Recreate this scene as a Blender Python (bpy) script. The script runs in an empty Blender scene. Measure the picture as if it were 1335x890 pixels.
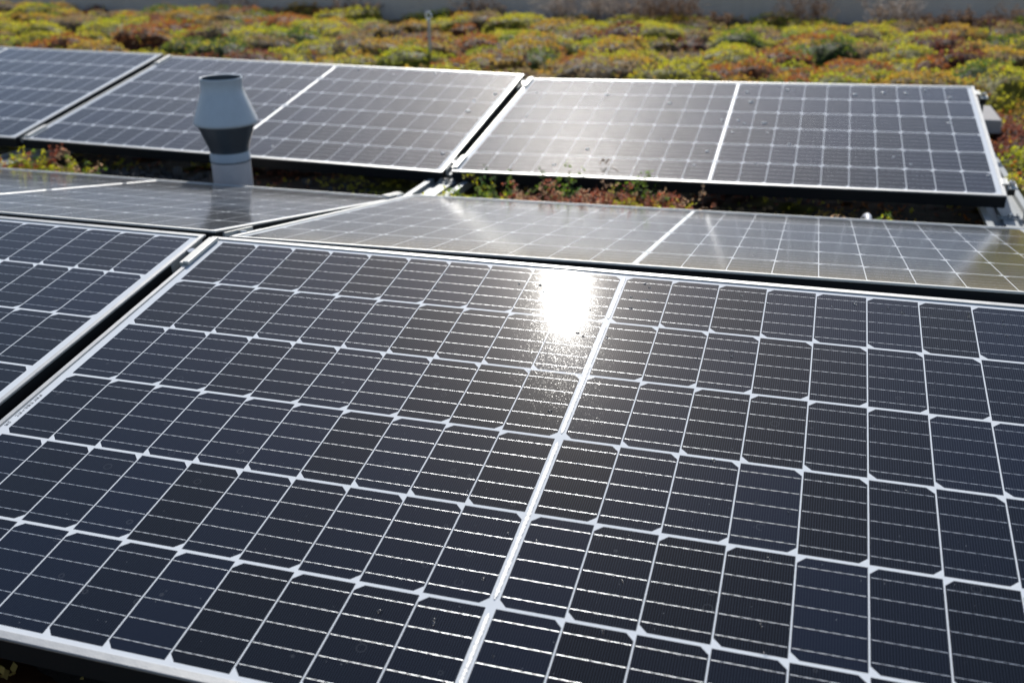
import bpy, bmesh, math, random
import numpy as np
from mathutils import Vector, Matrix, Euler
R = math.radians
S = bpy.context.scene
COL = S.collection

# ---------------------------------------------------------------- camera
cam = bpy.data.cameras.new('camera'); camo = bpy.data.objects.new('camera', cam); COL.objects.link(camo)
camo.location = (0.29622, -1.66259, 0.59012)
camo.rotation_euler = (1.16921, 0.01145, 0.29102)
cam.sensor_width = 36; cam.lens = 35.26; cam.clip_start = .02; cam.clip_end = 5000
cam.dof.use_dof = True; cam.dof.focus_distance = 1.52; cam.dof.aperture_fstop = 4.4; cam.dof.aperture_blades = 0
S.camera = camo

# ---------------------------------------------------------------- sky, sun, exposure
SUN = Vector((-.2211, .7524, .6205)).normalized()
EL = math.asin(SUN.z); AZ = math.atan2(SUN.x, SUN.y)
w = bpy.data.worlds.new('World'); S.world = w; w.use_nodes = True
nt = w.node_tree
sky = nt.nodes.new('ShaderNodeTexSky'); sky.sky_type = 'NISHITA'; sky.sun_disc = False
sky.sun_elevation = EL; sky.sun_rotation = AZ
sky.air_density = 1.0; sky.dust_density = .8; sky.ozone_density = 1.2
bg = nt.nodes['Background']; bg.inputs['Strength'].default_value = .10
nt.links.new(sky.outputs[0], bg.inputs['Color'])
sun = bpy.data.lights.new('sun', 'SUN'); sun.energy = 4.2; sun.angle = R(.53); sun.color = (1, .965, .90)
suno = bpy.data.objects.new('sun', sun); COL.objects.link(suno)
suno.rotation_euler = (-SUN).to_track_quat('-Z', 'Y').to_euler()
S.view_settings.view_transform = 'Standard'; S.view_settings.look = 'None'
S.view_settings.exposure = .2; S.view_settings.gamma = 1
S.render.engine = 'CYCLES'

# ---------------------------------------------------------------- helpers
def tag(o, label=None, cat=None, group=None, kind=None):
    if label: o['label'] = label
    if cat: o['category'] = cat
    if group: o['group'] = group
    if kind: o['kind'] = kind
    return o

def empty(name, loc, rot=(0, 0, 0)):
    o = bpy.data.objects.new(name, None); COL.objects.link(o); o.empty_display_size = .05
    o.location = loc; o.rotation_euler = rot
    return o

def copy_tree(o, parent=None):
    c = o.copy(); COL.objects.link(c); c.parent = parent
    for ch in list(o.children): copy_tree(ch, c)
    return c

class MB:
    """collects shapes, then links them as one mesh object"""
    def __init__(s): s.v = []; s.f = []; s.m = []
    def add(s, vs, fs, mi=0):
        b = len(s.v); s.v += [tuple(v) for v in vs]; s.f += [tuple(i + b for i in f) for f in fs]; s.m += [mi] * len(fs)
    def box(s, x0, x1, y0, y1, z0, z1, mi=0, M=None, bev=0):
        bm = bmesh.new(); bmesh.ops.create_cube(bm, size=1)
        for v in bm.verts:
            v.co = Vector(((x0 + x1) / 2 + v.co.x * (x1 - x0), (y0 + y1) / 2 + v.co.y * (y1 - y0), (z0 + z1) / 2 + v.co.z * (z1 - z0)))
        if bev: bmesh.ops.bevel(bm, geom=bm.edges[:], offset=bev, segments=2, affect='EDGES', profile=.5)
        if M is not None: bm.transform(M)
        bm.verts.ensure_lookup_table(); bm.verts.index_update()
        s.add([v.co[:] for v in bm.verts], [[v.index for v in f.verts] for f in bm.faces], mi); bm.free()
    def tube(s, pts, rad, n=8, mi=0, cap=True):
        pts = [Vector(p) for p in pts]; rad = rad if isinstance(rad, (list, tuple)) else [rad] * len(pts)
        vs = []; fs = []; up = Vector((.31, .17, .93))
        for i, p in enumerate(pts):
            d = (pts[min(i + 1, len(pts) - 1)] - pts[max(i - 1, 0)]).normalized()
            a = d.cross(up);
            if a.length < .05: a = d.cross(Vector((1, 0, 0)))
            a.normalize(); b = d.cross(a)
            for k in range(n):
                t = 2 * math.pi * k / n; vs.append(p + a * math.cos(t) * rad[i] + b * math.sin(t) * rad[i])
        for i in range(len(pts) - 1):
            for k in range(n):
                fs.append((i * n + k, i * n + (k + 1) % n, (i + 1) * n + (k + 1) % n, (i + 1) * n + k))
        if cap: fs.append(tuple(range(n))[::-1]); fs.append(tuple((len(pts) - 1) * n + k for k in range(n)))
        s.add(vs, fs, mi)
    def lathe(s, prof, n=48, c=(0, 0, 0), mi=0, closed=False):
        vs = []; fs = []
        for r, z in prof:
            for k in range(n):
                t = 2 * math.pi * k / n; vs.append((c[0] + r * math.cos(t), c[1] + r * math.sin(t), c[2] + z))
        m = len(prof)
        for i in range(m if closed else m - 1):
            j = (i + 1) % m
            for k in range(n): fs.append((i * n + k, i * n + (k + 1) % n, j * n + (k + 1) % n, j * n + k))
        s.add(vs, fs, mi)
    def build(s, name, mats, parent=None, smooth=False, loc=None):
        me = bpy.data.meshes.new(name); me.from_pydata(s.v, [], s.f)
        for m in (mats if isinstance(mats, (list, tuple)) else [mats]): me.materials.append(m)
        me.polygons.foreach_set('material_index', s.m)
        me.update()
        bm = bmesh.new(); bm.from_mesh(me); bmesh.ops.recalc_face_normals(bm, faces=bm.faces); bm.to_mesh(me); bm.free()
        if smooth:
            me.polygons.foreach_set('use_smooth', [True] * len(me.polygons))
            me.set_sharp_from_angle(angle=R(35))
        o = bpy.data.objects.new(name, me); COL.objects.link(o)
        if parent: o.parent = parent
        if loc: o.location = loc
        return o

# ---------------------------------------------------------------- material helpers
class NT:
    def __init__(s, name):
        s.mat = bpy.data.materials.new(name); s.mat.use_nodes = True; s.t = s.mat.node_tree
        s.p = s.t.nodes['Principled BSDF']; s.out = s.t.nodes['Material Output']
    def n(s, typ, **kw):
        x = s.t.nodes.new(typ)
        for k, v in kw.items(): setattr(x, k, v)
        return x
    def put(s, sock, v):
        if isinstance(v, bpy.types.NodeSocket): s.t.links.new(v, sock)
        else: sock.default_value = v
    def m(s, op, a, b=0.0, c=0.0, clamp=False):
        x = s.n('ShaderNodeMath', operation=op, use_clamp=clamp)
        for i, v in enumerate((a, b, c)): s.put(x.inputs[i], v)
        return x.outputs[0]
    def mix(s, f, a, b):
        x = s.n('ShaderNodeMix', data_type='RGBA'); s.put(x.inputs[0], f); s.put(x.inputs[6], a); s.put(x.inputs[7], b); return x.outputs[2]
    def mixf(s, f, a, b):
        x = s.n('ShaderNodeMix', data_type='FLOAT'); s.put(x.inputs[0], f); s.put(x.inputs[2], a); s.put(x.inputs[3], b); return x.outputs[0]
    def obj(s): return s.n('ShaderNodeTexCoord').outputs['Object']
    def noise(s, vec, scale, detail=2, rough=.5):
        x = s.n('ShaderNodeTexNoise'); x.inputs['Scale'].default_value = scale; x.inputs['Detail'].default_value = detail
        x.inputs['Roughness'].default_value = rough; s.put(x.inputs['Vector'], vec); return x
    def ramp(s, f, stops):
        x = s.n('ShaderNodeValToRGB'); e = x.color_ramp.elements
        while len(e) < len(stops): e.new(.5)
        for k, (p, c) in enumerate(stops): e[k].position = p; e[k].color = (*c, 1)
        s.put(x.inputs[0], f); return x.outputs[0]
    def bump(s, h, strength, dist):
        x = s.n('ShaderNodeBump'); x.inputs['Strength'].default_value = strength; x.inputs['Distance'].default_value = dist
        s.put(x.inputs['Height'], h); return x.outputs[0]
    def set(s, **kw):
        for k, v in kw.items(): s.put(s.p.inputs[k.replace('_', ' ')], v)

def simple(name, col, rough=.5, metal=0, var=.12, scale=30, bump=.0, bscale=200):
    t = NT(name); o = t.obj(); nz = t.noise(o, scale, 4, .6)
    t.put(t.p.inputs['Base Color'], t.mix(nz.outputs[0], (*[c * (1 - var * 2) for c in col], 1), (*[min(1, c * (1 + var * 2)) for c in col], 1)))
    t.put(t.p.inputs['Roughness'], t.mixf(nz.outputs[0], max(.02, rough - .1), min(1, rough + .1)))
    t.set(Metallic=float(metal))
    if bump: t.set(Normal=t.bump(t.noise(o, bscale, 3).outputs[0], bump, .002))
    return t.mat

# solar cell sheet under glass: everything measured in metres in the panel's own plane
PX, PY, G = .08018, .1587, .01028
CG, RG = .0019, .0045
COAT_BUMP, SCAT = .03, .015
def cell_material(name, COAT_ROUGH):
    t = NT(name); o = t.obj()
    sx = t.n('ShaderNodeSeparateXYZ'); t.put(sx.inputs[0], o); X, Y = sx.outputs[0], sx.outputs[1]
    ax = t.m('SUBTRACT', t.m('ABSOLUTE', X), G / 2)
    ci = t.m('FLOOR', t.m('DIVIDE', ax, PX)); fx = t.m('SUBTRACT', ax, t.m('MULTIPLY', ci, PX))
    vy = t.m('MULTIPLY', Y, -1.0); rj = t.m('FLOOR', t.m('DIVIDE', vy, PY)); fy = t.m('SUBTRACT', vy, t.m('MULTIPLY', rj, PY))
    par = t.m('FLOORED_MODULO', rj, 2.0)
    ux = t.mixf(par, fx, t.m('SUBTRACT', PX, fx))
    dx = t.m('SUBTRACT', t.m('MINIMUM', fx, t.m('SUBTRACT', PX, fx)), CG / 2)
    dy = t.m('SUBTRACT', t.m('MINIMUM', fy, t.m('SUBTRACT', PY, fy)), RG / 2)
    inx = t.m('GREATER_THAN', dx, 0.0); iny = t.m('GREATER_THAN', dy, 0.0)
    ch = t.m('GREATER_THAN', t.m('ADD', t.m('MAXIMUM', t.m('SUBTRACT', ux, CG / 2), 0.0), t.m('MAXIMUM', dy, 0.0)), .0098)
    rng = t.m('MULTIPLY', t.m('MULTIPLY', t.m('GREATER_THAN', ax, 0.0), t.m('LESS_THAN', ci, 9.5)), t.m('MULTIPLY', t.m('GREATER_THAN', vy, 0.0), t.m('LESS_THAN', rj, 5.5)))
    cell = t.m('MULTIPLY', t.m('MULTIPLY', inx, iny), t.m('MULTIPLY', ch, rng))
    # bus bars: five along each cell row
    hc = PY - RG
    bp = t.m('MULTIPLY', t.m('DIVIDE', t.m('SUBTRACT', fy, RG / 2), hc), 5.0)
    bd = t.m('MULTIPLY', t.m('SUBTRACT', t.m('FRACT', bp), .5), hc / 5)          # signed distance to the bar, metres
    seg = t.m('FRACT', t.m('DIVIDE', fx, PX / 6))
    pad = t.m('LESS_THAN', t.m('ABSOLUTE', t.m('SUBTRACT', seg, .5)), .31)
    hw = t.mixf(pad, .00020, .00039)
    endok = t.m('GREATER_THAN', dx, .0012)
    bar = t.m('MULTIPLY', t.m('MULTIPLY', t.m('LESS_THAN', t.m('ABSOLUTE', bd), hw), endok), cell)
    # fingers: fine silver lines across the bars
    fing = t.m('LESS_THAN', t.m('FRACT', t.m('DIVIDE', fx, .0031)), .25)
    fing = t.m('MULTIPLY', t.m('MULTIPLY', fing, cell), t.m('SUBTRACT', 1.0, bar))
    # tone of single cells differs a little
    cv = t.n('ShaderNodeCombineXYZ'); t.put(cv.inputs[0], t.m('ADD', ci, t.m('MULTIPLY', t.m('SIGN', X), 20.0))); t.put(cv.inputs[1], rj)
    oi = t.n('ShaderNodeObjectInfo'); t.put(cv.inputs[2], t.m('MULTIPLY', oi.outputs['Random'], 37.0))
    wn = t.n('ShaderNodeTexWhiteNoise'); t.put(wn.inputs['Vector'], cv.outputs[0])
    cb = t.mix(wn.outputs[0], (.0014, .0020, .0042, 1), (.0050, .0095, .0250, 1))
    big = t.noise(o, 3.1, 3).outputs[0]
    cb = t.mix(t.m('MULTIPLY', big, .25), cb, (.010, .012, .015, 1))
    back = t.mix(t.noise(o, 60, 3).outputs[0], (.66, .69, .72, 1), (.74, .765, .79, 1))
    col = t.mix(cell, back, cb)
    col = t.mix(t.m('MULTIPLY', fing, .8), col, (.020, .027, .039, 1))
    col = t.mix(bar, col, (.72, .74, .76, 1))
    # dust on the glass: specks, dried water rings, thin film
    vo = t.n('ShaderNodeTexVoronoi'); vo.inputs['Scale'].default_value = 120; t.put(vo.inputs['Vector'], o)
    vs = t.n('ShaderNodeSeparateColor'); t.put(vs.inputs[0], vo.outputs['Color'])
    spr = t.m('MULTIPLY', t.m('GREATER_THAN', vs.outputs[0], .60), t.m('MULTIPLY', vs.outputs[1], .068))
    spk = t.m('LESS_THAN', vo.outputs['Distance'], spr)
    vo2 = t.n('ShaderNodeTexVoronoi'); vo2.inputs['Scale'].default_value = 42; t.put(vo2.inputs['Vector'], o)
    v2 = t.n('ShaderNodeSeparateColor'); t.put(v2.inputs[0], vo2.outputs['Color'])
    rr = t.m('MULTIPLY', v2.outputs[1], .26)
    ring = t.m('LESS_THAN', t.m('ABSOLUTE', t.m('SUBTRACT', vo2.outputs['Distance'], rr)), .022)
    ring = t.m('MULTIPLY', ring, t.m('GREATER_THAN', v2.outputs[0], .80))
    film = t.m('MULTIPLY', t.noise(o, 14, 6, .7).outputs[0], .003)
    dust = t.m('ADD', t.m('ADD', t.m('MULTIPLY', spk, .55), t.m('MULTIPLY', ring, .050)), film, clamp=True)
    col = t.mix(dust, col, (.50, .52, .54, 1))
    metal = t.m('MULTIPLY', t.m('MAXIMUM', bar, t.m('MULTIPLY', fing, .10)), t.m('SUBTRACT', 1.0, dust))
    # rounded wire profile: the bar normal leans across the bar, the finger normal along the row
    ff = t.m('SUBTRACT', t.m('DIVIDE', t.m('FRACT', t.m('DIVIDE', fx, .0031)), .25), .5)
    cn = t.n('ShaderNodeCombineXYZ')
    t.put(cn.inputs[0], t.m('MULTIPLY', t.m('MULTIPLY', fing, ff), 1.6))
    t.put(cn.inputs[1], t.m('MULTIPLY', t.m('MULTIPLY', bar, t.m('DIVIDE', bd, hw)), .85)); cn.inputs[2].default_value = 1
    vt = t.n('ShaderNodeVectorTransform', vector_type='VECTOR', convert_from='OBJECT', convert_to='WORLD'); t.put(vt.inputs[0], cn.outputs[0])
    nm = t.n('ShaderNodeVectorMath', operation='NORMALIZE'); t.put(nm.inputs[0], vt.outputs[0])
    t.set(Base_Color=col, Metallic=metal, Roughness=t.mixf(bar, .37, .34), Normal=nm.outputs[0])
    t.put(t.p.inputs['Specular IOR Level'], 0.0)
    t.put(t.p.inputs['Sheen Weight'], .03); t.put(t.p.inputs['Sheen Roughness'], .35)      # fine dust film
    # textured solar glass
    g1 = t.noise(o, 620, 0, .5).outputs[0]; g2 = t.noise(o, 360, 0, .5).outputs[0]
    h = t.m('ADD', t.m('MULTIPLY', g1, .5), t.m('MULTIPLY', g2, .9))
    t.put(t.p.inputs['Coat Normal'], t.bump(h, COAT_BUMP, .0006))
    gl = t.n('ShaderNodeBsdfGlossy'); gl.inputs['Roughness'].default_value = .10     # small facets of the prismatic glass surface
    fv = t.n('ShaderNodeTexVoronoi'); fv.inputs['Scale'].default_value = 1000; t.put(fv.inputs['Vector'], o)
    f1 = t.n('ShaderNodeSeparateColor'); t.put(f1.inputs[0], fv.outputs['Color'])
    fw = t.n('ShaderNodeTexWhiteNoise'); t.put(fw.inputs['Vector'], fv.outputs['Color'])
    f2 = t.n('ShaderNodeSeparateColor'); t.put(f2.inputs[0], fw.outputs['Color'])
    fc = t.n('ShaderNodeCombineXYZ'); fc.inputs[2].default_value = 1
    t.put(fc.inputs[0], t.m('MULTIPLY', t.m('SUBTRACT', t.m('ADD', f1.outputs[0], f2.outputs[0]), 1.0), .040))
    t.put(fc.inputs[1], t.m('MULTIPLY', t.m('SUBTRACT', t.m('ADD', f1.outputs[1], f2.outputs[1]), 1.0), .060))
    ft = t.n('ShaderNodeVectorTransform', vector_type='VECTOR', convert_from='OBJECT', convert_to='WORLD'); t.put(ft.inputs[0], fc.outputs[0])
    fn = t.n('ShaderNodeVectorMath', operation='NORMALIZE'); t.put(fn.inputs[0], ft.outputs[0]); t.put(gl.inputs['Normal'], fn.outputs[0])
    fr = t.n('ShaderNodeFresnel'); fr.inputs['IOR'].default_value = 1.44
    ms = t.n('ShaderNodeMixShader'); t.put(ms.inputs[0], t.m('MULTIPLY', fr.outputs[0], SCAT))
    hz = t.n('ShaderNodeBsdfGlossy'); hz.inputs['Roughness'].default_value = .29; hz.inputs['Color'].default_value = (1, .965, .93, 1)   # soft grazing haze, tinted warm to paint the back row's sun glare
    lw = t.n('ShaderNodeLayerWeight'); lw.inputs[0].default_value = .5
    mh = t.n('ShaderNodeMixShader'); t.put(mh.inputs[0], t.m('ADD', t.m('MULTIPLY', t.m('POWER', lw.outputs['Facing'], 5.0), .066), .0004))
    t.t.links.new(t.p.outputs[0], mh.inputs[1]); t.t.links.new(hz.outputs[0], mh.inputs[2])
    t.t.links.new(mh.outputs[0], ms.inputs[1]); t.t.links.new(gl.outputs[0], ms.inputs[2]); t.t.links.new(ms.outputs[0], t.out.inputs[0])
    t.put(t.p.inputs['Coat Weight'], 1.0); t.put(t.p.inputs['Coat IOR'], 1.36)
    t.put(t.p.inputs['Coat Roughness'], t.m('ADD', COAT_ROUGH, t.m('MULTIPLY', big, .02)))
    return t.mat

M = {}
M['cells'] = cell_material('cells_under_glass', .031)
M['cells_dewy'] = cell_material('cells_under_dewy_glass', .088)
M['alu'] = simple('brushed_aluminium', (.50, .50, .49), .5, .6, .05, 40, .15, 500)
M['alu_cream'] = simple('pale_aluminium', (.62, .61, .57), .5, .3, .05, 40, .15, 400)
M['side'] = simple('black_anodised', (.004, .004, .0045), .8, 0, .2, 30)
M['back'] = simple('black_backing', (.012, .012, .013), .7, 0, .2, 30)
M['ribbon'] = simple('tinned_ribbon', (.66, .66, .65), .5, .35, .05, 160, .5, 220)
M['galv'] = simple('galvanised_steel', (.32, .335, .34), .55, .3, .14, 60, .2, 200)
M['bolt'] = simple('steel_bolt', (.6, .6, .6), .25, .9, .05, 60)
M['hole'] = simple('dark_recess', (.012, .012, .012), .6, 0, .1, 60)
M['print'] = simple('grey_print', (.16, .17, .18), .6, 0, .1, 60)
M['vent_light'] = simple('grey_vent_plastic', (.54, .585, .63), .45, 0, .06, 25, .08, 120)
M['vent_dark'] = simple('darker_vent_grey', (.072, .084, .096), .35, 0, .08, 25, .05, 120)  # darker vent grey, for the lower cone and the opening's liner
M['pipe'] = simple('panel_lit_pipe', (.76, .69, .66), .5, 0, .07, 25, .08, 120)  # raised and warmed to stand in for sunlight reflected off the panel
M['conduit'] = simple('pale_conduit', (.55, .56, .60), .4, 0, .06, 60)
M['slab'] = simple('concrete_slab', (.36, .34, .33), .85, 0, .1, 25, .6, 120)
M['steelpost'] = simple('steel_post', (.50, .50, .53), .4, .5, .1, 60)
M['shiny'] = simple('polished_steel', (.85, .85, .85), .32, .7, .03, 60)

def water():
    t = NT('water_drop'); t.set(Base_Color=(.97, .98, 1, 1), Roughness=.12, IOR=1.33); t.put(t.p.inputs['Transmission Weight'], 1.0); return t.mat
M['water'] = water()
M['water_far'] = water(); M['water_far'].name = 'whitened_water_drop'; M['water_far'].node_tree.nodes['Principled BSDF'].inputs['Transmission Weight'].default_value = .45  # milky white body stands in for sun sparkle on the drops
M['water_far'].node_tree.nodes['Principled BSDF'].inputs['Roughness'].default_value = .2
def wallmat():
    t = NT('parapet_render'); o = t.obj(); a = t.noise(o, 1.3, 5, .65).outputs[0]
    mp = t.n('ShaderNodeMapping'); mp.inputs['Scale'].default_value = (14, 1, .9); t.put(mp.inputs[0], o)
    b = t.noise(mp.outputs[0], 1.0, 4, .6).outputs[0]
    f = t.m('ADD', t.m('MULTIPLY', a, .6), t.m('MULTIPLY', b, .4))
    t.set(Base_Color=t.ramp(f, [(.3, (.52, .44, .38)), (.7, (.66, .57, .50))]), Roughness=.85)
    t.set(Normal=t.bump(t.noise(o, 90, 4).outputs[0], .3, .004)); return t.mat
M['wall'] = wallmat()
def soilmat():
    t = NT('soil_substrate'); o = t.obj(); a = t.noise(o, 38, 6, .7).outputs[0]; b = t.noise(o, 3, 3).outputs[0]
    c = t.ramp(a, [(.3, (.018, .013, .010)), (.55, (.055, .036, .025)), (.75, (.12, .085, .060))])
    t.set(Base_Color=t.mix(b, c, (.05, .03, .02, 1)), Roughness=.95, Normal=t.bump(a, .9, .02)); return t.mat
M['soil'] = soilmat()
def leafmat(name, transl=.42, rough=.62):
    t = NT(name); at = t.n('ShaderNodeAttribute', attribute_name='Col')
    t.set(Base_Color=at.outputs['Color'], Roughness=rough); t.put(t.p.inputs['Specular IOR Level'], .12)
    tr = t.n('ShaderNodeBsdfTranslucent'); 
    hs = t.n('ShaderNodeHueSaturation'); hs.inputs['Saturation'].default_value = 1.15; hs.inputs['Value'].default_value = 1.5; t.put(hs.inputs['Color'], at.outputs['Color'])
    t.put(tr.inputs['Color'], hs.outputs[0])
    ms = t.n('ShaderNodeMixShader'); ms.inputs[0].default_value = transl
    t.t.links.new(t.p.outputs[0], ms.inputs[1]); t.t.links.new(tr.outputs[0], ms.inputs[2]); t.t.links.new(ms.outputs[0], t.out.inputs[0])
    return t.mat
M['leaf'] = leafmat('sedum_leaf'); M['dry'] = leafmat('dry_stalk', .2, .7)
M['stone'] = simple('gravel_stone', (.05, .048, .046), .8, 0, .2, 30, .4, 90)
M['far'] = simple('far_ground', (.07, .085, .05), .95, 0, .3, .02)

# ================================================================ SETTING
ZS = -.27                                    # top of the planting substrate
b = MB(); b.v = [(-3000, -3000, -9), (3000, -3000, -9), (3000, 3000, -9), (-3000, 3000, -9)]; b.f = [(0, 1, 2, 3)]; b.m = [0]
tag(b.build('ground', M['far']), kind='structure')
b = MB(); b.box(-14, 9, -5, 7.35, -.9, ZS - .02); tag(b.build('roof_deck', M['slab']), kind='structure')
b = MB(); nx, ny = 230, 120
xs = np.linspace(-13.5, 8.5, nx); ys = np.linspace(-4.5, 7.1, ny); rs = random.Random(4)
b.v = [(x, y, ZS + .012 * (rs.random() - .5)) for y in ys for x in xs]
b.f = [(j * nx + i, j * nx + i + 1, (j + 1) * nx + i + 1, (j + 1) * nx + i) for j in range(ny - 1) for i in range(nx - 1)]; b.m = [0] * len(b.f)
tag(b.build('soil', M['soil'], smooth=True), kind='structure')
wl = empty('parapet_wall', (0, 7.1, ZS))
tag(wl, 'grey rendered parapet wall closing the roof behind the sedum', 'wall')
b = MB(); b.box(-14, 9, 0, .26, -.3, .30, bev=.004); b.build('wall_face', M['wall'], wl)
b = MB(); b.box(-14, 9, -.012, .275, .302, .325, bev=.003); b.build('coping', M['galv'], wl)

# ================================================================ SOLAR PANELS
TILT = .163474
X1 = G / 2 + 10 * PX; XG = X1 + .014; XF = XG + .010
Y0 = 0.0; YG0 = .0062; YF0 = YG0 + .011; YC1 = -6 * PY; YG1 = YC1 - .0052; YF1 = YG1 - .011
def ring(mb, ox0, ox1, oy0, oy1, w, wy, z0, z1, mi, bev=0):
    """a mitred rectangular frame"""
    bm = bmesh.new(); vs = []
    for z in (z0, z1):
        for (x, y) in ((ox0, oy0), (ox1, oy0), (ox1, oy1), (ox0, oy1)): vs.append(bm.verts.new((x, y, z)))
        for (x, y) in ((ox0 + w, oy0 + wy), (ox1 - w, oy0 + wy), (ox1 - w, oy1 - wy), (ox0 + w, oy1 - wy)): vs.append(bm.verts.new((x, y, z)))
    for k in range(4):
        l = (k + 1) % 4
        bm.faces.new([vs[8 + k], vs[8 + l], vs[12 + l], vs[12 + k]]); bm.faces.new([vs[k], vs[4 + k], vs[4 + l], vs[l]])
        bm.faces.new([vs[k], vs[l], vs[8 + l], vs[8 + k]]); bm.faces.new([vs[4 + k], vs[12 + k], vs[12 + l], vs[4 + l]])
    if bev:
        es = [e for e in bm.edges if all(v.co.z > z1 - 1e-6 for v in e.verts) and len(e.link_faces) == 2 and any(abs(f.normal.z) < .5 for f in e.link_faces)]
        bm.normal_update()
        es = [e for e in bm.edges if all(v.co.z > z1 - 1e-6 for v in e.verts) and e.calc_face_angle(0) > 1]
        bmesh.ops.bevel(bm, geom=es, offset=bev, segments=2, affect='EDGES')
    bm.verts.index_update(); mb.add([v.co[:] for v in bm.verts], [[v.index for v in f.verts] for f in bm.faces], mi); bm.free()

def make_panel():
    root = empty('solar_panel', (0, 0, 0))
    b = MB(); b.box(-XG, XG, YG1, YG0, -.0045, 0); b.build('glass_face', M['cells'], root)
    b = MB(); ring(b, -XF, XF, YF1, YF0, XF - XG - .0002, .0108, -.0016, .0022, 0, .0009); b.build('frame', M['alu'], root)
    b = MB(); ring(b, -XF + .0006, XF - .0006, YF1 + .0006, YF0 - .0006, .0088, .0095, -.036, -.0018, 0); b.build('frame_skirt', M['side'], root)
    b = MB(); b.box(-XG + .002, XG - .002, YG1 + .002, YG0 - .002, -.0072, -.0050); b.build('backing_sheet', M['back'], root)
    b = MB()
    for a, c in ((0, 1), (1, 3), (3, 5), (5, 6)):
        y1 = -a * PY - (.011 if a else .004); y0 = -c * PY + (.011 if c < 6 else .004); n = 24; N = max(2, int((y1 - y0) / .006))
        vs = []; fs = []
        for i in range(N + 1):
            y = y0 + (y1 - y0) * i / N; e = min(1, .35 + min(i, N - i) * .9)
            for k in range(7):
                u = k / 6 * 2 - 1; vs.append((u * .0031 * e, y, .00022 + .00085 * (1 - u * u)))
        for i in range(N):
            for k in range(6): fs.append((i * 7 + k, i * 7 + k + 1, (i + 1) * 7 + k + 1, (i + 1) * 7 + k))
        b.add(vs, fs)
    b.build('centre_ribbon', M['ribbon'], root, smooth=True)
    return root
PITCH = 1.68931
proto = make_panel()
G_P = 'framed solar panels of the roof array'
spec = [ # loc, facing, label
 ('A0', (0, 0, 0), (.16347, 0, 0), 'large solar panel in the foreground carrying the white sun glare'),
 ('A1', (-1.68611, -.00277, .0080), (.15874, .0062, .00135), 'dark blue solar panel at left edge of the front row, beside the foreground panel'),
 ('B0', (.00185, .0746, -.0015), (.16295, .01168, 3.14352), 'right solar panel tilted away just behind the foreground ridge'),
 ('B1', (-1.68493, .06513, .0042), (.18288, -.0045, 3.13964), 'left solar panel tilted away, the one mirroring the roof vent'),
 ('C0', (-.00277, 2.33221, -.01284), (.15887, -.0141, .00194), 'right end solar panel of the back row with clamps on its free edge'),
 ('C1', (-1.69344, 2.33594, .00498), (.18234, .01827, .00027), 'middle solar panel of the back row directly behind the roof vent'),
 ('C2', (-3.37579, 2.31881, .04146), (.18761, .01376, .00098), 'solar panel at the left end of the back row cut by the picture edge'),
]
panels = []; PM = {}
for i, (key, loc, rot, lab) in enumerate(spec):
    o = proto if i == 0 else copy_tree(proto)
    o.location = loc; o.rotation_euler = rot
    PM[key] = Matrix.Translation(loc) @ Euler(rot).to_matrix().to_4x4()
    if key[0] == 'B':
        for ch in o.children:
            if ch.name.startswith('glass_face'): ch.data = ch.data.copy(); ch.data.materials[0] = M['cells_dewy']
    tag(o, lab, 'solar panel', G_P); panels.append(o)
# faint printed line on the white margin of the front panel
b = MB(); rp = random.Random(11); y = -.538
for wlen in (9, 0, 2):
    if wlen == 0: y -= .010; continue
    for k in range(wlen):
        x0 = -.8182; h = .0058; wd = .0042
        segs = [s for s in range(6) if rp.random() < .55] or [0, 3]
        for s_ in segs:
            if s_ == 0: r = (x0, x0 + h, y - .0009, y)
            if s_ == 1: r = (x0, x0 + h, y - wd, y - wd + .0009)
            if s_ == 2: r = (x0, x0 + .0010, y - wd, y)
            if s_ == 3: r = (x0 + h - .001, x0 + h, y - wd, y)
            if s_ == 4: r = (x0 + h / 2, x0 + h / 2 + .001, y - wd, y)
            if s_ == 5: r = (x0 + h / 2, x0 + h, y - wd / 2 - .0004, y - wd / 2 + .0004)
            b.box(*r, .0002 + .00003 * s_, .00030 + .00003 * s_)
        y -= .0066
b.build('margin_print', M['print'], panels[0])

# ================================================================ MOUNTING: trays, brackets, clamps
def P(row, x, ly, h=0):
    """point on a panel row: ly metres down the slope from the top cell edge, h above the glass"""
    m = PM[row + str(pan(row, x))]; lx = x - m.translation.x
    return m @ Vector((-lx if row == 'B' else lx, -ly, h))
def pan(row, x):
    n = 0
    while row + str(n + 1) in PM and x < PM[row + str(n)].translation.x - PITCH / 2: n += 1
    return n
def prot(row, x): return PM[row + str(pan(row, x))].to_euler()

rail0 = empty('mounting_tray', (0, 0, -.226))
b = MB(); L0, L1 = -1.15, 2.75
b.box(-.052, .052, L0, L1, -.003, 0); b.box(-.055, -.0521, L0, L1, -.020, .016); b.box(.0521, .055, L0, L1, -.020, .016)
b.box(-.070, -.0551, L0, L1, .0132, .016); b.box(.0551, .070, L0, L1, .0132, .016)
b.box(-.018, .018, L0, L1, .0005, .010)
b.build('channel', M['galv'], rail0)
def bracket(y, ztop, name):
    b = MB()
    b.box(-.030, .030, y - .018, y + .018, .0105, .0135, bev=.0006); b.box(-.024, -.0205, y - .014, y + .014, .0137, ztop, bev=.0006)
    b.box(.0205, .024, y - .014, y + .014, .0137, ztop, bev=.0006); b.box(-.0203, .0203, y - .0025, y + .0025, .0137, ztop - .006)
    o = b.build(name, M['galv'], rail0)
    b = MB(); b.tube([(0, y - .010, .0137), (0, y - .010, .026)], .0062, 6); b.build('bolt', M['bolt'], o, smooth=True)
for y, z in ((-.93, .036), (.042, .186), (1.035, .030), (1.375, .022), (2.36, .186)): bracket(y, z, 'bracket')
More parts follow.
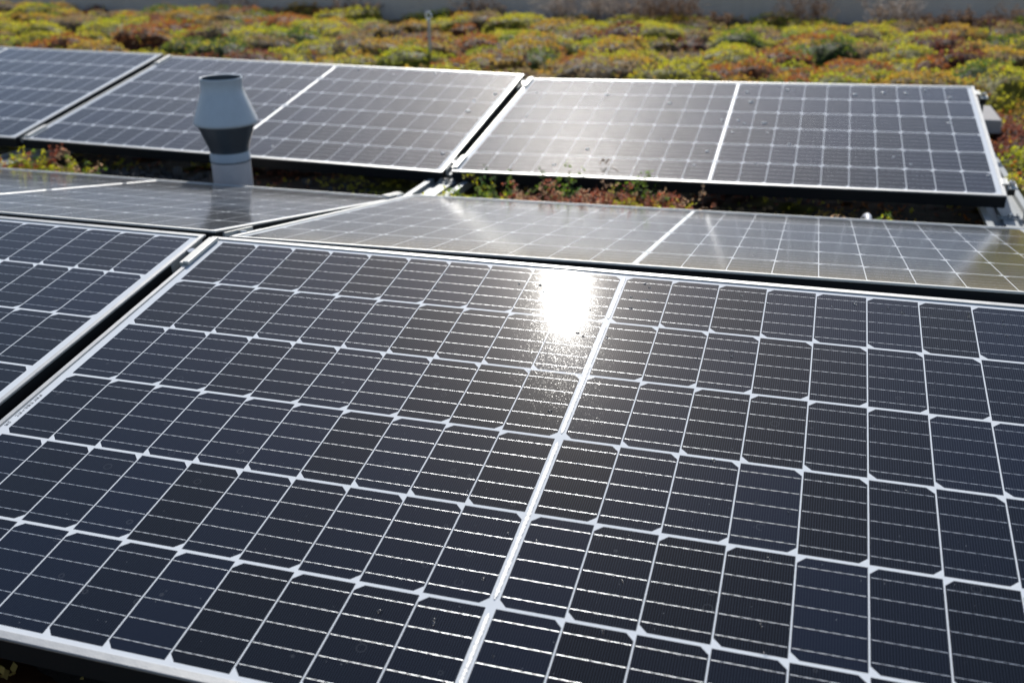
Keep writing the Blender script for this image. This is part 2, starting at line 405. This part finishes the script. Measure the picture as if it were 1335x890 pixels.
labs = ['galvanised mounting tray on the roof between the middle and right panel columns',
        'galvanised mounting tray under the free right end of the panel rows',
        'galvanised mounting tray under the left joint of the back row']
for i, x in enumerate((-PITCH / 2, PITCH / 2 + .002, -1.5 * PITCH)):
    o = rail0 if i == 0 else copy_tree(rail0)
    o.location.x = x; tag(o, labs[i], 'mounting tray', 'galvanised trays carrying the panels')
# small end plate that closes the right tray in the valley
t = empty('edge_bracket', (PITCH / 2 + .036, 1.36, -.226)); tag(t, 'folded steel edge bracket below the lower right corner of the back row', 'bracket')
b = MB(); b.box(.010, .075, -.045, .055, .0175, .021, bev=.0008); b.box(.010, .075, .0552, .058, -.02, .050, bev=.0008); b.box(.045, .0485, -.045, .0548, .0212, .055, bev=.0008)
b.build('plate', M['galv'], t)
for yy in (-.02, .025):
    b = MB(); b.tube([(.028, yy, .0212), (.028, yy, .027)], .006, 6); b.build('bolt', M['bolt'], t, smooth=True)

def clamp(row, x, ly, end=False, flip=1):
    o = empty('end_clamp' if end else 'panel_clamp', P(row, x + .02, ly, 0) - Vector((.02, 0, 0)), prot(row, x + .02))
    if not end:
        b = MB(); b.box(.0125, .0255, -.055, .055, .0026, .0088, bev=.0012); b.box(.0045, .0122, -.055, .055, -.012, .0062, bev=.0008); b.build('clamp_bar', M['alu_cream'], o)
        b = MB(); b.box(-.0125, .0042, -.062, .040, -.020, -.016, bev=.0006); b.box(-.0125, -.0100, -.062, .050, -.0158, .0012, bev=.0005); b.build('base_plate', M['galv'], o)
        b = MB(); b.lathe([(0, .004), (.0075, .004), (.0085, .002), (.0085, 0), (.0045, -.0005), (.0045, -.0155)], 20, (-.0040, 0, 0)); b.build('bolt', M['bolt'], o, smooth=True)
    else:
        b = MB(); b.box(-.0095, .004, -.022, .022, .0026, .0056, bev=.0008); b.box(.0042, .0075, -.022, .022, -.036, .0056, bev=.0006); b.box(.0077, .034, -.022, .022, -.012, -.008, bev=.0008); b.build('clamp_body', M['alu_cream'], o)
        b = MB(); b.tube([(.020, .0, -.0078), (.020, .0, .004)], .0085, 6); bo = b.build('bolt', M['bolt'], o, smooth=True)
        b = MB(); b.tube([(.020, .0, .0042), (.020, .0, .0046)], .0042, 6); b.build('socket', M['hole'], bo)
        b = MB(); b.box(.0077, .030, -.012, .012, -.0350, -.0125, bev=.002); b.build('clamp_foot', M['hole'], o)
    return o
CL = 'aluminium clamps holding the panels'
jx = -PITCH / 2
tag(clamp('A', jx, .050), 'cream clamp and bolt in the gap at the top left corner of the foreground panel', 'clamp', CL)
tag(clamp('B', jx, .055), 'cream clamp at the ridge end of the joint in the tilted-away row', 'clamp', CL)
tag(clamp('B', jx, .900), 'clamp at the lower far end of the joint in the tilted-away row', 'clamp', CL)
tag(clamp('C', jx, .040), 'clamp at the top end of the back row joint right of the lifeline post', 'clamp', CL)
tag(clamp('C', jx, .895), 'clamp at the bottom end of the back row joint above the mounting tray', 'clamp', CL)
tag(clamp('C', jx - PITCH, .040), 'clamp at the top end of the leftmost joint of the back row', 'clamp', CL)
tag(clamp('C', jx - PITCH, .895), 'clamp at the bottom end of the leftmost joint of the back row', 'clamp', CL)
tag(clamp('C', XF + .002, .065, True), 'end clamp at the upper right corner of the back row', 'clamp', CL)
tag(clamp('C', XF + .002, .870, True), 'end clamp at the lower right corner of the back row', 'clamp', CL)

# ballast slab at the right end behind the back row
sl = MB(); sl.box(-.19, .142, -.17, .17, .006, .060, bev=.004)
o = sl.build('ballast_slab', M['slab'], loc=(.853, 2.85, -.2325)); tag(o, 'pale concrete ballast slab sticking out behind the right end of the back row', 'slab')

# ================================================================ ROOF VENT
v = empty('roof_vent', (-1.535, 1.2, ZS)); tag(v, 'grey double cone roof vent pipe standing in the gap between the panel rows', 'roof vent')
K = .83
def vl(prof, name, mat, n=64):
    b = MB(); b.lathe([(r_ * K, z_) for r_, z_ in prof], n, closed=True); return b.build(name, mat, v, smooth=True)
vl([(.0760, -.03), (.0760, .128), (.0725, .128), (.0725, -.03)], 'pipe', M['pipe'])
vl([(.0700, .1285), (.0765, .1285), (.0770, .1298), (.0765, .1312), (.0700, .1312)], 'seal_ring', M['hole'])
vl([(.0730, .1315), (.0775, .1320), (.0780, .148), (.0750, .154), (.0745, .161), (.070, .161)], 'collar', M['vent_light'])
vl([(.0742, .3620), (.0742, .3945), (.0735, .3945), (.0735, .20), (.0742, .20)], 'bore_shade', M['vent_dark'])  # thin dark liner added to paint the shade inside the opening
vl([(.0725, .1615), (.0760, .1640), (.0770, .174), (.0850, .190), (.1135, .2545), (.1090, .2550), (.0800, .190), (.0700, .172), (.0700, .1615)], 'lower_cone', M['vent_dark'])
vl([(.1090, .2480), (.1180, .2505), (.1215, .2540), (.1220, .2580), (.1200, .2650), (.0850, .3440), (.0800, .3560), (.0785, .3680), (.0785, .3880), (.0805, .3905), (.0808, .3945), (.0790, .3965), (.0765, .3960), (.0750, .3930), (.0748, .3620), (.0800, .3400), (.1160, .2620), (.1140, .2560), (.108, .2515)], 'upper_cone', M['vent_light'], 80)

# ================================================================ LIFELINE POST
q = empty('anchor_post', (-1.975, 4.17, ZS)); tag(q, 'slim steel anchor post with a shiny eye on top, standing in the sedum', 'anchor post')
b = MB(); b.tube([(0, 0, 0), (0, 0, .285)], .0098, 14); b.build('rod', M['steelpost'], q, smooth=True)
b = MB(); b.lathe([(0, .012), (.05, .012), (.055, .008), (.055, -.02)], 24); b.build('base_flange', M['galv'], q, smooth=True)
b = MB(); b.tube([(0, 0, .2852), (0, 0, .294)], .0135, 6); b.build('nut', M['shiny'], q)
b = MB(); pts = [(0.017 * math.cos(a), .0, .316 + .020 * math.sin(a)) for a in [k * math.pi / 12 for k in range(25)]]
b.tube(pts, .0056, 10); b.build('eye', M['shiny'], q, smooth=True)

# ================================================================ CONDUIT
b = MB(); cp = [(.452 + .010 * math.sin(a * 1.3), 1.13 + .075 * (1 - math.cos(a)), -.275 + .082 * math.sin(a)) for a in [k * math.pi / 14 for k in range(15)]]
b.tube(cp, .0098, 14); o = b.build('conduit', M['conduit'], smooth=True); tag(o, 'short arc of pale cable conduit rising in the dark gap at right', 'conduit')

# ================================================================ PLANTS
rng = np.random.default_rng(7)
def leaf_mesh(name, mat, cen, size, col, nl=6, tilt=(.15, 1.0), extra=None):
    """rosettes: nl leaf-shaped faces round every centre"""
    N = len(cen); a = rng.uniform(0, 2 * np.pi, (N, nl)) ; tl = rng.uniform(tilt[0], tilt[1], (N, nl))
    sz = size[:, None] * rng.uniform(.7, 1.25, (N, nl))
    d = np.stack([np.cos(a) * np.cos(tl), np.sin(a) * np.cos(tl), np.sin(tl)], -1)
    sd = np.stack([-np.sin(a), np.cos(a), rng.uniform(-.4, .4, (N, nl))], -1)
    c = cen[:, None, :] + rng.normal(0, 1, (N, nl, 3)) * (size * .25)[:, None, None]
    w = sz * .30
    v = np.stack([c, c + d * (sz * .6)[..., None] + sd * w[..., None], c + d * sz[..., None], c + d * (sz * .6)[..., None] - sd * w[..., None]], 2)
    V = v.reshape(-1, 3); nf = N * nl
    C = np.repeat(np.clip(col[:, None, :] * rng.uniform(.75, 1.25, (N, nl, 1)), 0, 1), 4, axis=1).reshape(-1, 3)
    F = np.arange(nf * 4, dtype=np.int32)
    starts = np.arange(0, nf * 4, 4, dtype=np.int32); tot = np.full(nf, 4, np.int32)
    if extra is not None:
        eV, eF, eC = extra; off = len(V); V = np.concatenate([V, eV]); C = np.concatenate([C, eC])
        F = np.concatenate([F, (eF + off).ravel().astype(np.int32)]); k = eF.shape[1]
        starts = np.concatenate([starts, nf * 4 + np.arange(0, len(eF) * k, k, dtype=np.int32)]); tot = np.concatenate([tot, np.full(len(eF), k, np.int32)])
    me = bpy.data.meshes.new(name); me.vertices.add(len(V)); me.vertices.foreach_set('co', V.astype(np.float32).ravel())
    me.loops.add(len(F)); me.loops.foreach_set('vertex_index', F)
    me.polygons.add(len(starts)); me.polygons.foreach_set('loop_start', starts); me.polygons.foreach_set('loop_total', tot)
    me.update(calc_edges=True)
    at = me.attributes.new('Col', 'FLOAT_COLOR', 'POINT')
    at.data.foreach_set('color', np.concatenate([C, np.ones((len(C), 1))], 1).astype(np.float32).ravel())
    me.materials.append(mat)
    o = bpy.data.objects.new(name, me); COL.objects.link(o)
    return o

PAL = np.array([(.57, .53, .10), (.45, .47, .08), (.20, .26, .055), (.56, .38, .11), (.46, .20, .085), (.25, .10, .07), (.36, .27, .16), (.13, .19, .05)])
PALW = np.array([.26, .14, .05, .18, .14, .07, .13, .03])
def sedum_field(name, x0, x1, y0, y1, ncush, nros, hmax, size, seed, reds=0.0):
    global rng
    rng = np.random.default_rng(seed)
    cx = rng.uniform(x0 - .1, x1 + .1, ncush); cy = rng.uniform(y0, y1, ncush)
    cr = .05 + .19 * rng.random(ncush) ** 1.6; chh = (.25 * cr + .03) * rng.uniform(.35, 1.25, ncush) * hmax / .08
    ph = rng.uniform(0, 6.28, 12); fr = rng.uniform(9, 42, 12); an = rng.uniform(0, 6.28, 12)
    kp = (np.sin(cx * 2.3 + 1.7 * np.sin(cy * 1.9)) + np.sin(cy * 3.1 + cx * 1.1 + 2) + rng.normal(0, .5, ncush)) > -1.25
    cx, cy, cr, chh, ncush = cx[kp], cy[kp], cr[kp], chh[kp], int(kp.sum())
    wts = PALW.copy(); wts[4:6] += reds; wts /= wts.sum()
    ck = rng.choice(len(PAL), ncush, p=wts)
    def height(px, py):
        fade = np.clip((py - y0) / .35, 0, 1); fade = fade * fade * (3 - 2 * fade)
        H = np.zeros(len(px)); K = np.full(len(px), -1); ux = px.copy(); uy = py.copy()
        for i in range(12):
            w_ = .40 / fr[i] * np.sin(fr[i] * (px * np.cos(an[i]) + py * np.sin(an[i])) + ph[i])
            ux = ux + w_ * np.cos(an[i] + 1.1); uy = uy + w_ * np.sin(an[i] + 1.1)
        px, py = ux, uy
        for s0 in range(0, len(px), 4000):
            s1 = s0 + 4000
            dx = px[s0:s1, None] - cx; dy = py[s0:s1, None] - cy
            q = 1 - (dx * dx + dy * dy) / (cr * cr)
            h = chh * np.sqrt(np.clip(q, 0, 1)); k = h.argmax(1)
            H[s0:s1] = h[np.arange(len(k)), k]; K[s0:s1] = np.where(H[s0:s1] > 0, k, -1)
        return H * fade, K
    gx = np.arange(x0, x1, .022); gy = np.arange(y0, y1, .022); GX, GY = np.meshgrid(gx, gy)
    H, K = height(GX.ravel(), GY.ravel())
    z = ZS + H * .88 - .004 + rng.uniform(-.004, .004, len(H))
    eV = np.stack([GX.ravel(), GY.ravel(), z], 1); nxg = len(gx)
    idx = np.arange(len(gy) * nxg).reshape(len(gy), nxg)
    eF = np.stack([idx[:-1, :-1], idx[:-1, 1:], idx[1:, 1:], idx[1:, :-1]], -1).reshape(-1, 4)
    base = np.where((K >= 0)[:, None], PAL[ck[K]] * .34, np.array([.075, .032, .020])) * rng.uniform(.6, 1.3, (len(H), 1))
    px = rng.uniform(x0, x1, nros); py = rng.uniform(y0, y1, nros); h, k = height(px, py)
    keep = (k >= 0) | (rng.random(nros) < .35); px, py, h, k = px[keep], py[keep], h[keep], k[keep]
    low = k < 0
    cen = np.stack([px, py, ZS + h + rng.uniform(-.006, .012, len(px)) + .02 * (rng.random(len(px)) < .03)], 1)
    col = PAL[ck[k]].copy(); col[low] = PAL[rng.choice([4, 5, 6, 3], low.sum())]
    hop = rng.random(len(px)) < .20; col[hop] = PAL[rng.choice(len(PAL), hop.sum(), p=wts)]
    sz = rng.uniform(.6, 1.3, len(px)) * size
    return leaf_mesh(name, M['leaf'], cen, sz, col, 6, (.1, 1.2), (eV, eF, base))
o = sedum_field('sedum', -9.2, 3.4, 3.25, 7.02, 1500, 118000, .125, .0125, 3)
tag(o, 'yellow green and rust red sedum carpet between the back row and the parapet wall', 'sedum', kind='stuff')
o = sedum_field('sedum', .90, 2.5, .9, 3.68, 150, 15000, .06, .013, 5, .25)
tag(o, 'sedum carpet with red patches beyond the free right end of the panel rows', 'sedum', kind='stuff')
o = sedum_field('sedum', -4.6, .88, 1.30, 1.75, 40, 2600, .02, .010, 6, .15)
tag(o, 'low dark sedum growing in the shaded gap between the panel rows', 'sedum', kind='stuff')
o = sedum_field('sedum', -3.0, 1.5, -1.9, -.85, 90, 6000, .05, .012, 8, .1)
tag(o, 'dim sedum growing under the lower edge of the foreground panel', 'sedum', kind='stuff')

# gravel in the gap, left of the vent
b = MB(); rg = random.Random(5)
for k in range(200):
    x = rg.uniform(-2.2, -1.63) if k < 190 else rg.uniform(-1.4, -.95); y = rg.uniform(1.12, 1.42); r = rg.uniform(.008, .020)
    bm = bmesh.new(); bmesh.ops.create_icosphere(bm, subdivisions=1, radius=r)
    sx, sy, sz = rg.uniform(.8, 1.3), rg.uniform(.7, 1.1), rg.uniform(.5, .8)
    for v_ in bm.verts: v_.co = Vector((v_.co.x * sx + x, v_.co.y * sy + y, v_.co.z * sz + ZS + r * .3 + rg.uniform(0, .045 if k % 4 == 0 else .02))) + Vector((rg.gauss(0, r * .08), 0, rg.gauss(0, r * .08)))
    bm.verts.index_update(); b.add([q_.co[:] for q_ in bm.verts], [[q_.index for q_ in f.verts] for f in bm.faces]); bm.free()
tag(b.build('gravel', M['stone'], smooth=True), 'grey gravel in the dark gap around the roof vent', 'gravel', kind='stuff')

def curve_pts(base, d, L, droop, n=7, r=random):
    p = Vector(base); d = Vector(d).normalized(); out = [p.copy()]
    for i in range(n):
        d = (d + Vector((r.uniform(-.22, .22), r.uniform(-.22, .22), -droop + r.uniform(-.1, .1)))).normalized()
        p = p + d * (L / n); out.append(p.copy())
    return out
def stem_plant(name, x, y, h, spread, nst, cols, stemcol, leafsz, seed, label, cat, group=None, dry=False, lean=0.0, upper=.3, radius=.0011, density=16):
    global rng
    rng = np.random.default_rng(seed); r = random.Random(seed); cen = []; col = []; sb = MB()
    for k in range(nst):
        bx, by = r.uniform(-spread, spread) , r.uniform(-spread, spread) * .35
        L = h * r.uniform(.55, 1.15)
        pts = curve_pts((bx, by, 0), (r.uniform(-.6, .6) + lean, r.uniform(-.5, .5), 1), L, .05 if dry else .10, 7, r)
        sb.tube(pts, [radius * (1 - .1 * i) for i in range(len(pts))], 5)
        c = np.array(cols[r.randrange(len(cols))])
        for j in range(density):
            t_ = upper + (1 - upper) * r.random() if not dry else 1 - .38 * r.random() ** 1.5
            f = t_ * (len(pts) - 1); i = min(int(f), len(pts) - 2); p = pts[i].lerp(pts[i + 1], f - i)
            s_ = .006 if not dry else .016 * (h / .25)
            cen.append((p.x + r.gauss(0, s_), p.y + r.gauss(0, s_), p.z + r.gauss(0, s_ * .8))); col.append(c)
    sv = np.array(sb.v); sf = [f for f in sb.f if len(f) == 4]; sf = np.array(sf)
    o = leaf_mesh(name, M['dry'] if dry else M['leaf'], np.array(cen), np.full(len(cen), leafsz), np.array(col) * rng.uniform(.8, 1.2, (len(col), 1)), 5, (-.3, 1.2), (sv, sf, np.tile(np.array(stemcol), (len(sv), 1))))
    o.location = (x, y, ZS); tag(o, label, cat, group)
    return o
YG = (.62, .60, .08); GR = (.22, .32, .06); DG = (.10, .18, .05); RD = (.46, .17, .11); TN = (.60, .42, .27); BR = (.30, .14, .09)
vp = [
 (-2.53, 1.20, .095, .075, 26, [YG, YG, GR], 'bright yellow sedum clump at the left picture edge, beside the panel row'),
 (-2.37, 1.21, .135, .070, 26, [GR, DG, RD, YG], 'tallest green and red sedum clump near the left edge with a rusty tip'),
 (-2.19, 1.21, .110, .065, 22, [YG, GR, TN], 'yellow green sedum clump at the right end of the left group'),
 (-.775, 1.19, .085, .070, 30, [YG, YG, GR], 'low bright green sedum tuft beside the mounting tray'),
 (-.640, 1.25, .135, .055, 15, [GR, DG, YG], 'upright green sedum between the low bright tuft and the red tangle'),
 (-.520, 1.20, .100, .060, 30, [RD, BR, TN], 'small red brown sedum at the left of the red tangle'),
 (-.470, 1.33, .140, .050, 10, [DG, GR], 'dark green sedum standing in shade behind the red tangle'),
 (-.370, 1.19, .125, .095, 60, [RD, RD, TN, BR, BR, TN], 'tangled red sedum stems under the dried leaf'),
 (-.210, 1.20, .125, .085, 56, [RD, TN, BR, RD, YG], 'tangled red and tan sedum at the middle of the gap'),
 (-.225, 1.33, .135, .060, 12, [DG, GR], 'dark green sedum in shade behind the red and tan tangle'),
 (-.050, 1.20, .110, .060, 24, [RD, RD, BR, TN, YG], 'red tipped sedum at the right end of the tangle'),
 (.385, 1.17, .080, .040, 12, [YG, TN, RD], 'tiny yellow and orange sedum left of the pale conduit'),
 (.505, 1.17, .085, .030, 9, [YG, TN, GR], 'tiny yellow sedum right of the pale conduit'),
]
for i, (x, y, h, sp, n_, cs, lab) in enumerate(vp):
    stem_plant('sedum_plant', x, y, h, sp, n_, cs, (.28, .13, .09), .0085, 40 + i, lab, 'sedum plant', 'sedum plants in the gap between the rows', density=20, upper=.15, radius=.0015)
o = stem_plant('dry_twigs', -.30, 1.17, .15, .11, 16, [TN, BR], (.34, .19, .12), .004, 77, 'bare reddish twigs arching out of the red sedum tangle', 'twigs', lean=.9, density=3, radius=.0021)

wp = [ # x, y, height, spread, stems, label
 (-4.9, 6.86, .16, .16, 20, 'thin brown dried plant by the wall above the roof vent'),
 (-3.75, 6.88, .17, .20, 22, 'sparse brown dried plant by the wall left of the anchor post'),
 (-2.55, 6.86, .18, .22, 24, 'sparse brown dried plant by the wall right of the anchor post'),
 (-1.80, 6.72, .22, .09, 26, 'slim tan dried plant by the wall, first of the pale seed heads'),
 (-1.42, 6.74, .24, .16, 40, 'dark dried plant with pale seed heads by the wall'),
 (-.93, 6.55, .23, .17, 60, 'wide bushy brown dried plant by the wall, densest of them'),
 (-.55, 6.60, .12, .12, 24, 'low brown dried plant beside the densest bush'),
 (.13, 6.72, .23, .17, 26, 'faint wispy dried plant by the wall at right of centre'),
 (.76, 6.62, .26, .07, 26, 'tall narrow dried plant with whitish seed heads by the wall'),
 (.92, 6.60, .12, .08, 20, 'low dark dried plant at the foot of the tall whitish one'),
 (1.20, 6.45, .16, .17, 46, 'rounded brown dried plant near the right end of the wall'),
 (1.62, 6.60, .17, .16, 26, 'thin brown dried plant at the right picture edge by the wall'),
]
for i, (x, y, h, sp, n_, lab) in enumerate(wp):
    pale = i in (3, 4, 8)
    cs = [(.42, .33, .25), (.30, .20, .13), (.50, .42, .36)] if pale else [(.20, .12, .07), (.30, .18, .10), (.14, .08, .05)]
    stem_plant('dry_plant', x, y, h * 1.3, sp, int(n_ * (2.0 if i > 4 else 1.5)), cs, (.12, .07, .045), .0125, 120 + i, lab, 'dried plant', 'dried plants along the wall', dry=True, density=12, radius=.0018)

# the dried leaf lying on the back row glass
dl = empty('dry_leaf', P('C', -.346, .868, .001), (TILT, 0, .3)); tag(dl, 'small curled brown dried leaf lying on the lower glare of the back row', 'leaf')
b = MB(); vs = []; n_ = 8
for i in range(n_ + 1):
    u = i / n_; wd = .0060 * math.sin(math.pi * (.08 + .88 * u)); z = .003 + .014 * abs(math.sin(5 * u))
    for k in range(5):
        s_ = k / 4 * 2 - 1; vs.append((-.014 + .030 * u, s_ * wd, z + .005 * s_ * s_))
b.add(vs, [(i * 5 + k, i * 5 + k + 1, (i + 1) * 5 + k + 1, (i + 1) * 5 + k) for i in range(n_) for k in range(4)])
M['dryleaf'] = simple('dried_leaf_brown', (.20, .09, .035), .85, 0, .2, 200); o = b.build('blade', M['dryleaf'], dl, smooth=True)
sm = o.modifiers.new('thick', 'SOLIDIFY'); sm.thickness = .0006
b = MB(); b.tube([(.012, 0, .006), (.022, -.014, .003), (.030, -.034, .002), (.040, -.055, .003)], .0008, 5); b.build('stalk', M['dryleaf'], dl)

# ================================================================ WATER DROPS
DA= [(-0.797, -0.064), (-0.736, -0.147), (-0.695, -0.169), (-0.694, -0.043), (-0.672, -0.074), (-0.653, -0.016), (-0.644, -0.05), (-0.523, -0.035), (-0.519, -0.068), (-0.509, -0.048), (-0.412, -0.049), (-0.321, -0.1), (-0.323, -0.048), (-0.178, -0.06), (-0.14, -0.058), (-0.128, -0.079), (-0.035, -0.126), (-0.071, -0.173), (-0.039, -0.201), (-0.028, -0.209), (0.01, -0.206), (0.039, -0.02), (0.049, -0.032), (0.05, -0.075), (0.03, -0.108), (0.024, -0.07), (0.206, -0.033), (0.211, -0.074), (0.158, -0.241), (0.207, -0.209), (0.209, -0.224), (0.156, -0.23), (0.43, -0.035), (0.439, -0.031), (0.461, -0.042), (0.502, -0.044), (0.535, -0.04), (0.559, -0.023), (0.56, -0.037), (0.609, -0.04), (0.61, -0.052), (0.61, -0.084), (0.618, -0.019), (0.388, -0.028), (0.352, -0.042), (0.321, -0.009), (0.249, -0.049), (-0.116, -0.391), (-0.029, -0.418), (0.038, -0.525), (0.13, -0.531), (0.096, -0.499), (0.129, -0.644), (0.313, -0.563), (0.274, -0.554), (0.294, -0.752), (0.295, -0.648), (0.302, -0.791), (0.13, -0.8), (-0.057, -0.827), (-0.022, -0.755), (-0.015, -0.676), (0.022, -0.68), (-0.122, -0.83), (-0.055, -0.833), (0.136, -0.722), (0.023, -0.861), (-0.613, -0.015), (-0.087, -0.322), (0.452, -0.491), (0.561, -0.524), (0.211, -0.481), (0.142, -0.427), (-0.09, -0.611)]
DA1= [(-0.904, -0.125), (-1.057, -0.045), (-0.982, -0.228), (-0.986, -0.278), (-0.943, -0.38), (-0.957, -0.121)]
DC= [(0.66, -0.041), (0.594, -0.074), (0.673, -0.099), (0.518, -0.074), (0.42, -0.102), (0.123, -0.429), (0.14, -0.517), (0.033, -0.41), (0.057, -0.438), (0.024, -0.525), (0.216, -0.62), (0.535, -0.702), (0.794, -0.821), (0.582, -0.757), (0.716, -0.377), (0.74, -0.117), (-0.022, -0.409), (-0.038, -0.71), (-0.064, -0.832), (0.086, -0.879), (0.123, -0.799), (0.181, -0.068), (0.201, -0.066), (0.06, -0.212), (0.037, -0.101), (-1.539, -0.867), (-1.711, -0.525), (-1.736, -0.354), (-1.813, -0.114), (-1.615, -0.195), (-1.577, -0.027), (-1.555, -0.003), (-1.402, -0.062), (-1.285, -0.15), (-1.229, -0.034), (-0.914, -0.818), (-1.174, -0.018), (-0.911, -0.225), (-0.973, -0.295), (-0.957, -0.417), (-0.764, -0.152), (-0.729, -0.423), (-0.478, -0.167), (-0.432, -0.73), (-0.23, -0.245), (-0.238, -0.04), (-0.511, -0.877), (-0.204, -0.613)]
bm = bmesh.new(); bmesh.ops.create_icosphere(bm, subdivisions=3, radius=1)
for v_ in bm.verts:
    if v_.co.z < -.25: v_.co.z = -.25
bm.verts.index_update(); dm = MB(); dm.add([(v_.co.x, v_.co.y, v_.co.z * .62) for v_ in bm.verts], [[v_.index for v_ in f.verts] for f in bm.faces]); bm.free()
rd = random.Random(9); first = None; far_mesh = None
for row, off, lst, lab, r0 in (('A', 0, DA, 'clear water drop on the foreground panel', .0018), ('A', 0, DA1, 'clear water drop on the front panel at the left edge', .0020), ('C', 0, DC, 'clear water drop on the back row of panels, whitened for sun sparkle', .0044)):
    for (x, ly) in lst:
        if first is None: o = first = dm.build('water_drop', M['water'], smooth=True)
        else: o = first.copy(); COL.objects.link(o)
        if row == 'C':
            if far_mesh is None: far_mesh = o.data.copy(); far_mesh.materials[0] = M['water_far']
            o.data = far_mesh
        s_ = r0 * rd.uniform(.7, 1.5)
        o.location = P(row, x, -ly, s_ * .14); o.scale = (s_ * rd.uniform(1, 1.6), s_ * rd.uniform(.9, 1.2), s_); o.rotation_euler = prot(row, x)
        tag(o, lab, 'water drop', lab.replace('clear water drop', 'water drops'))
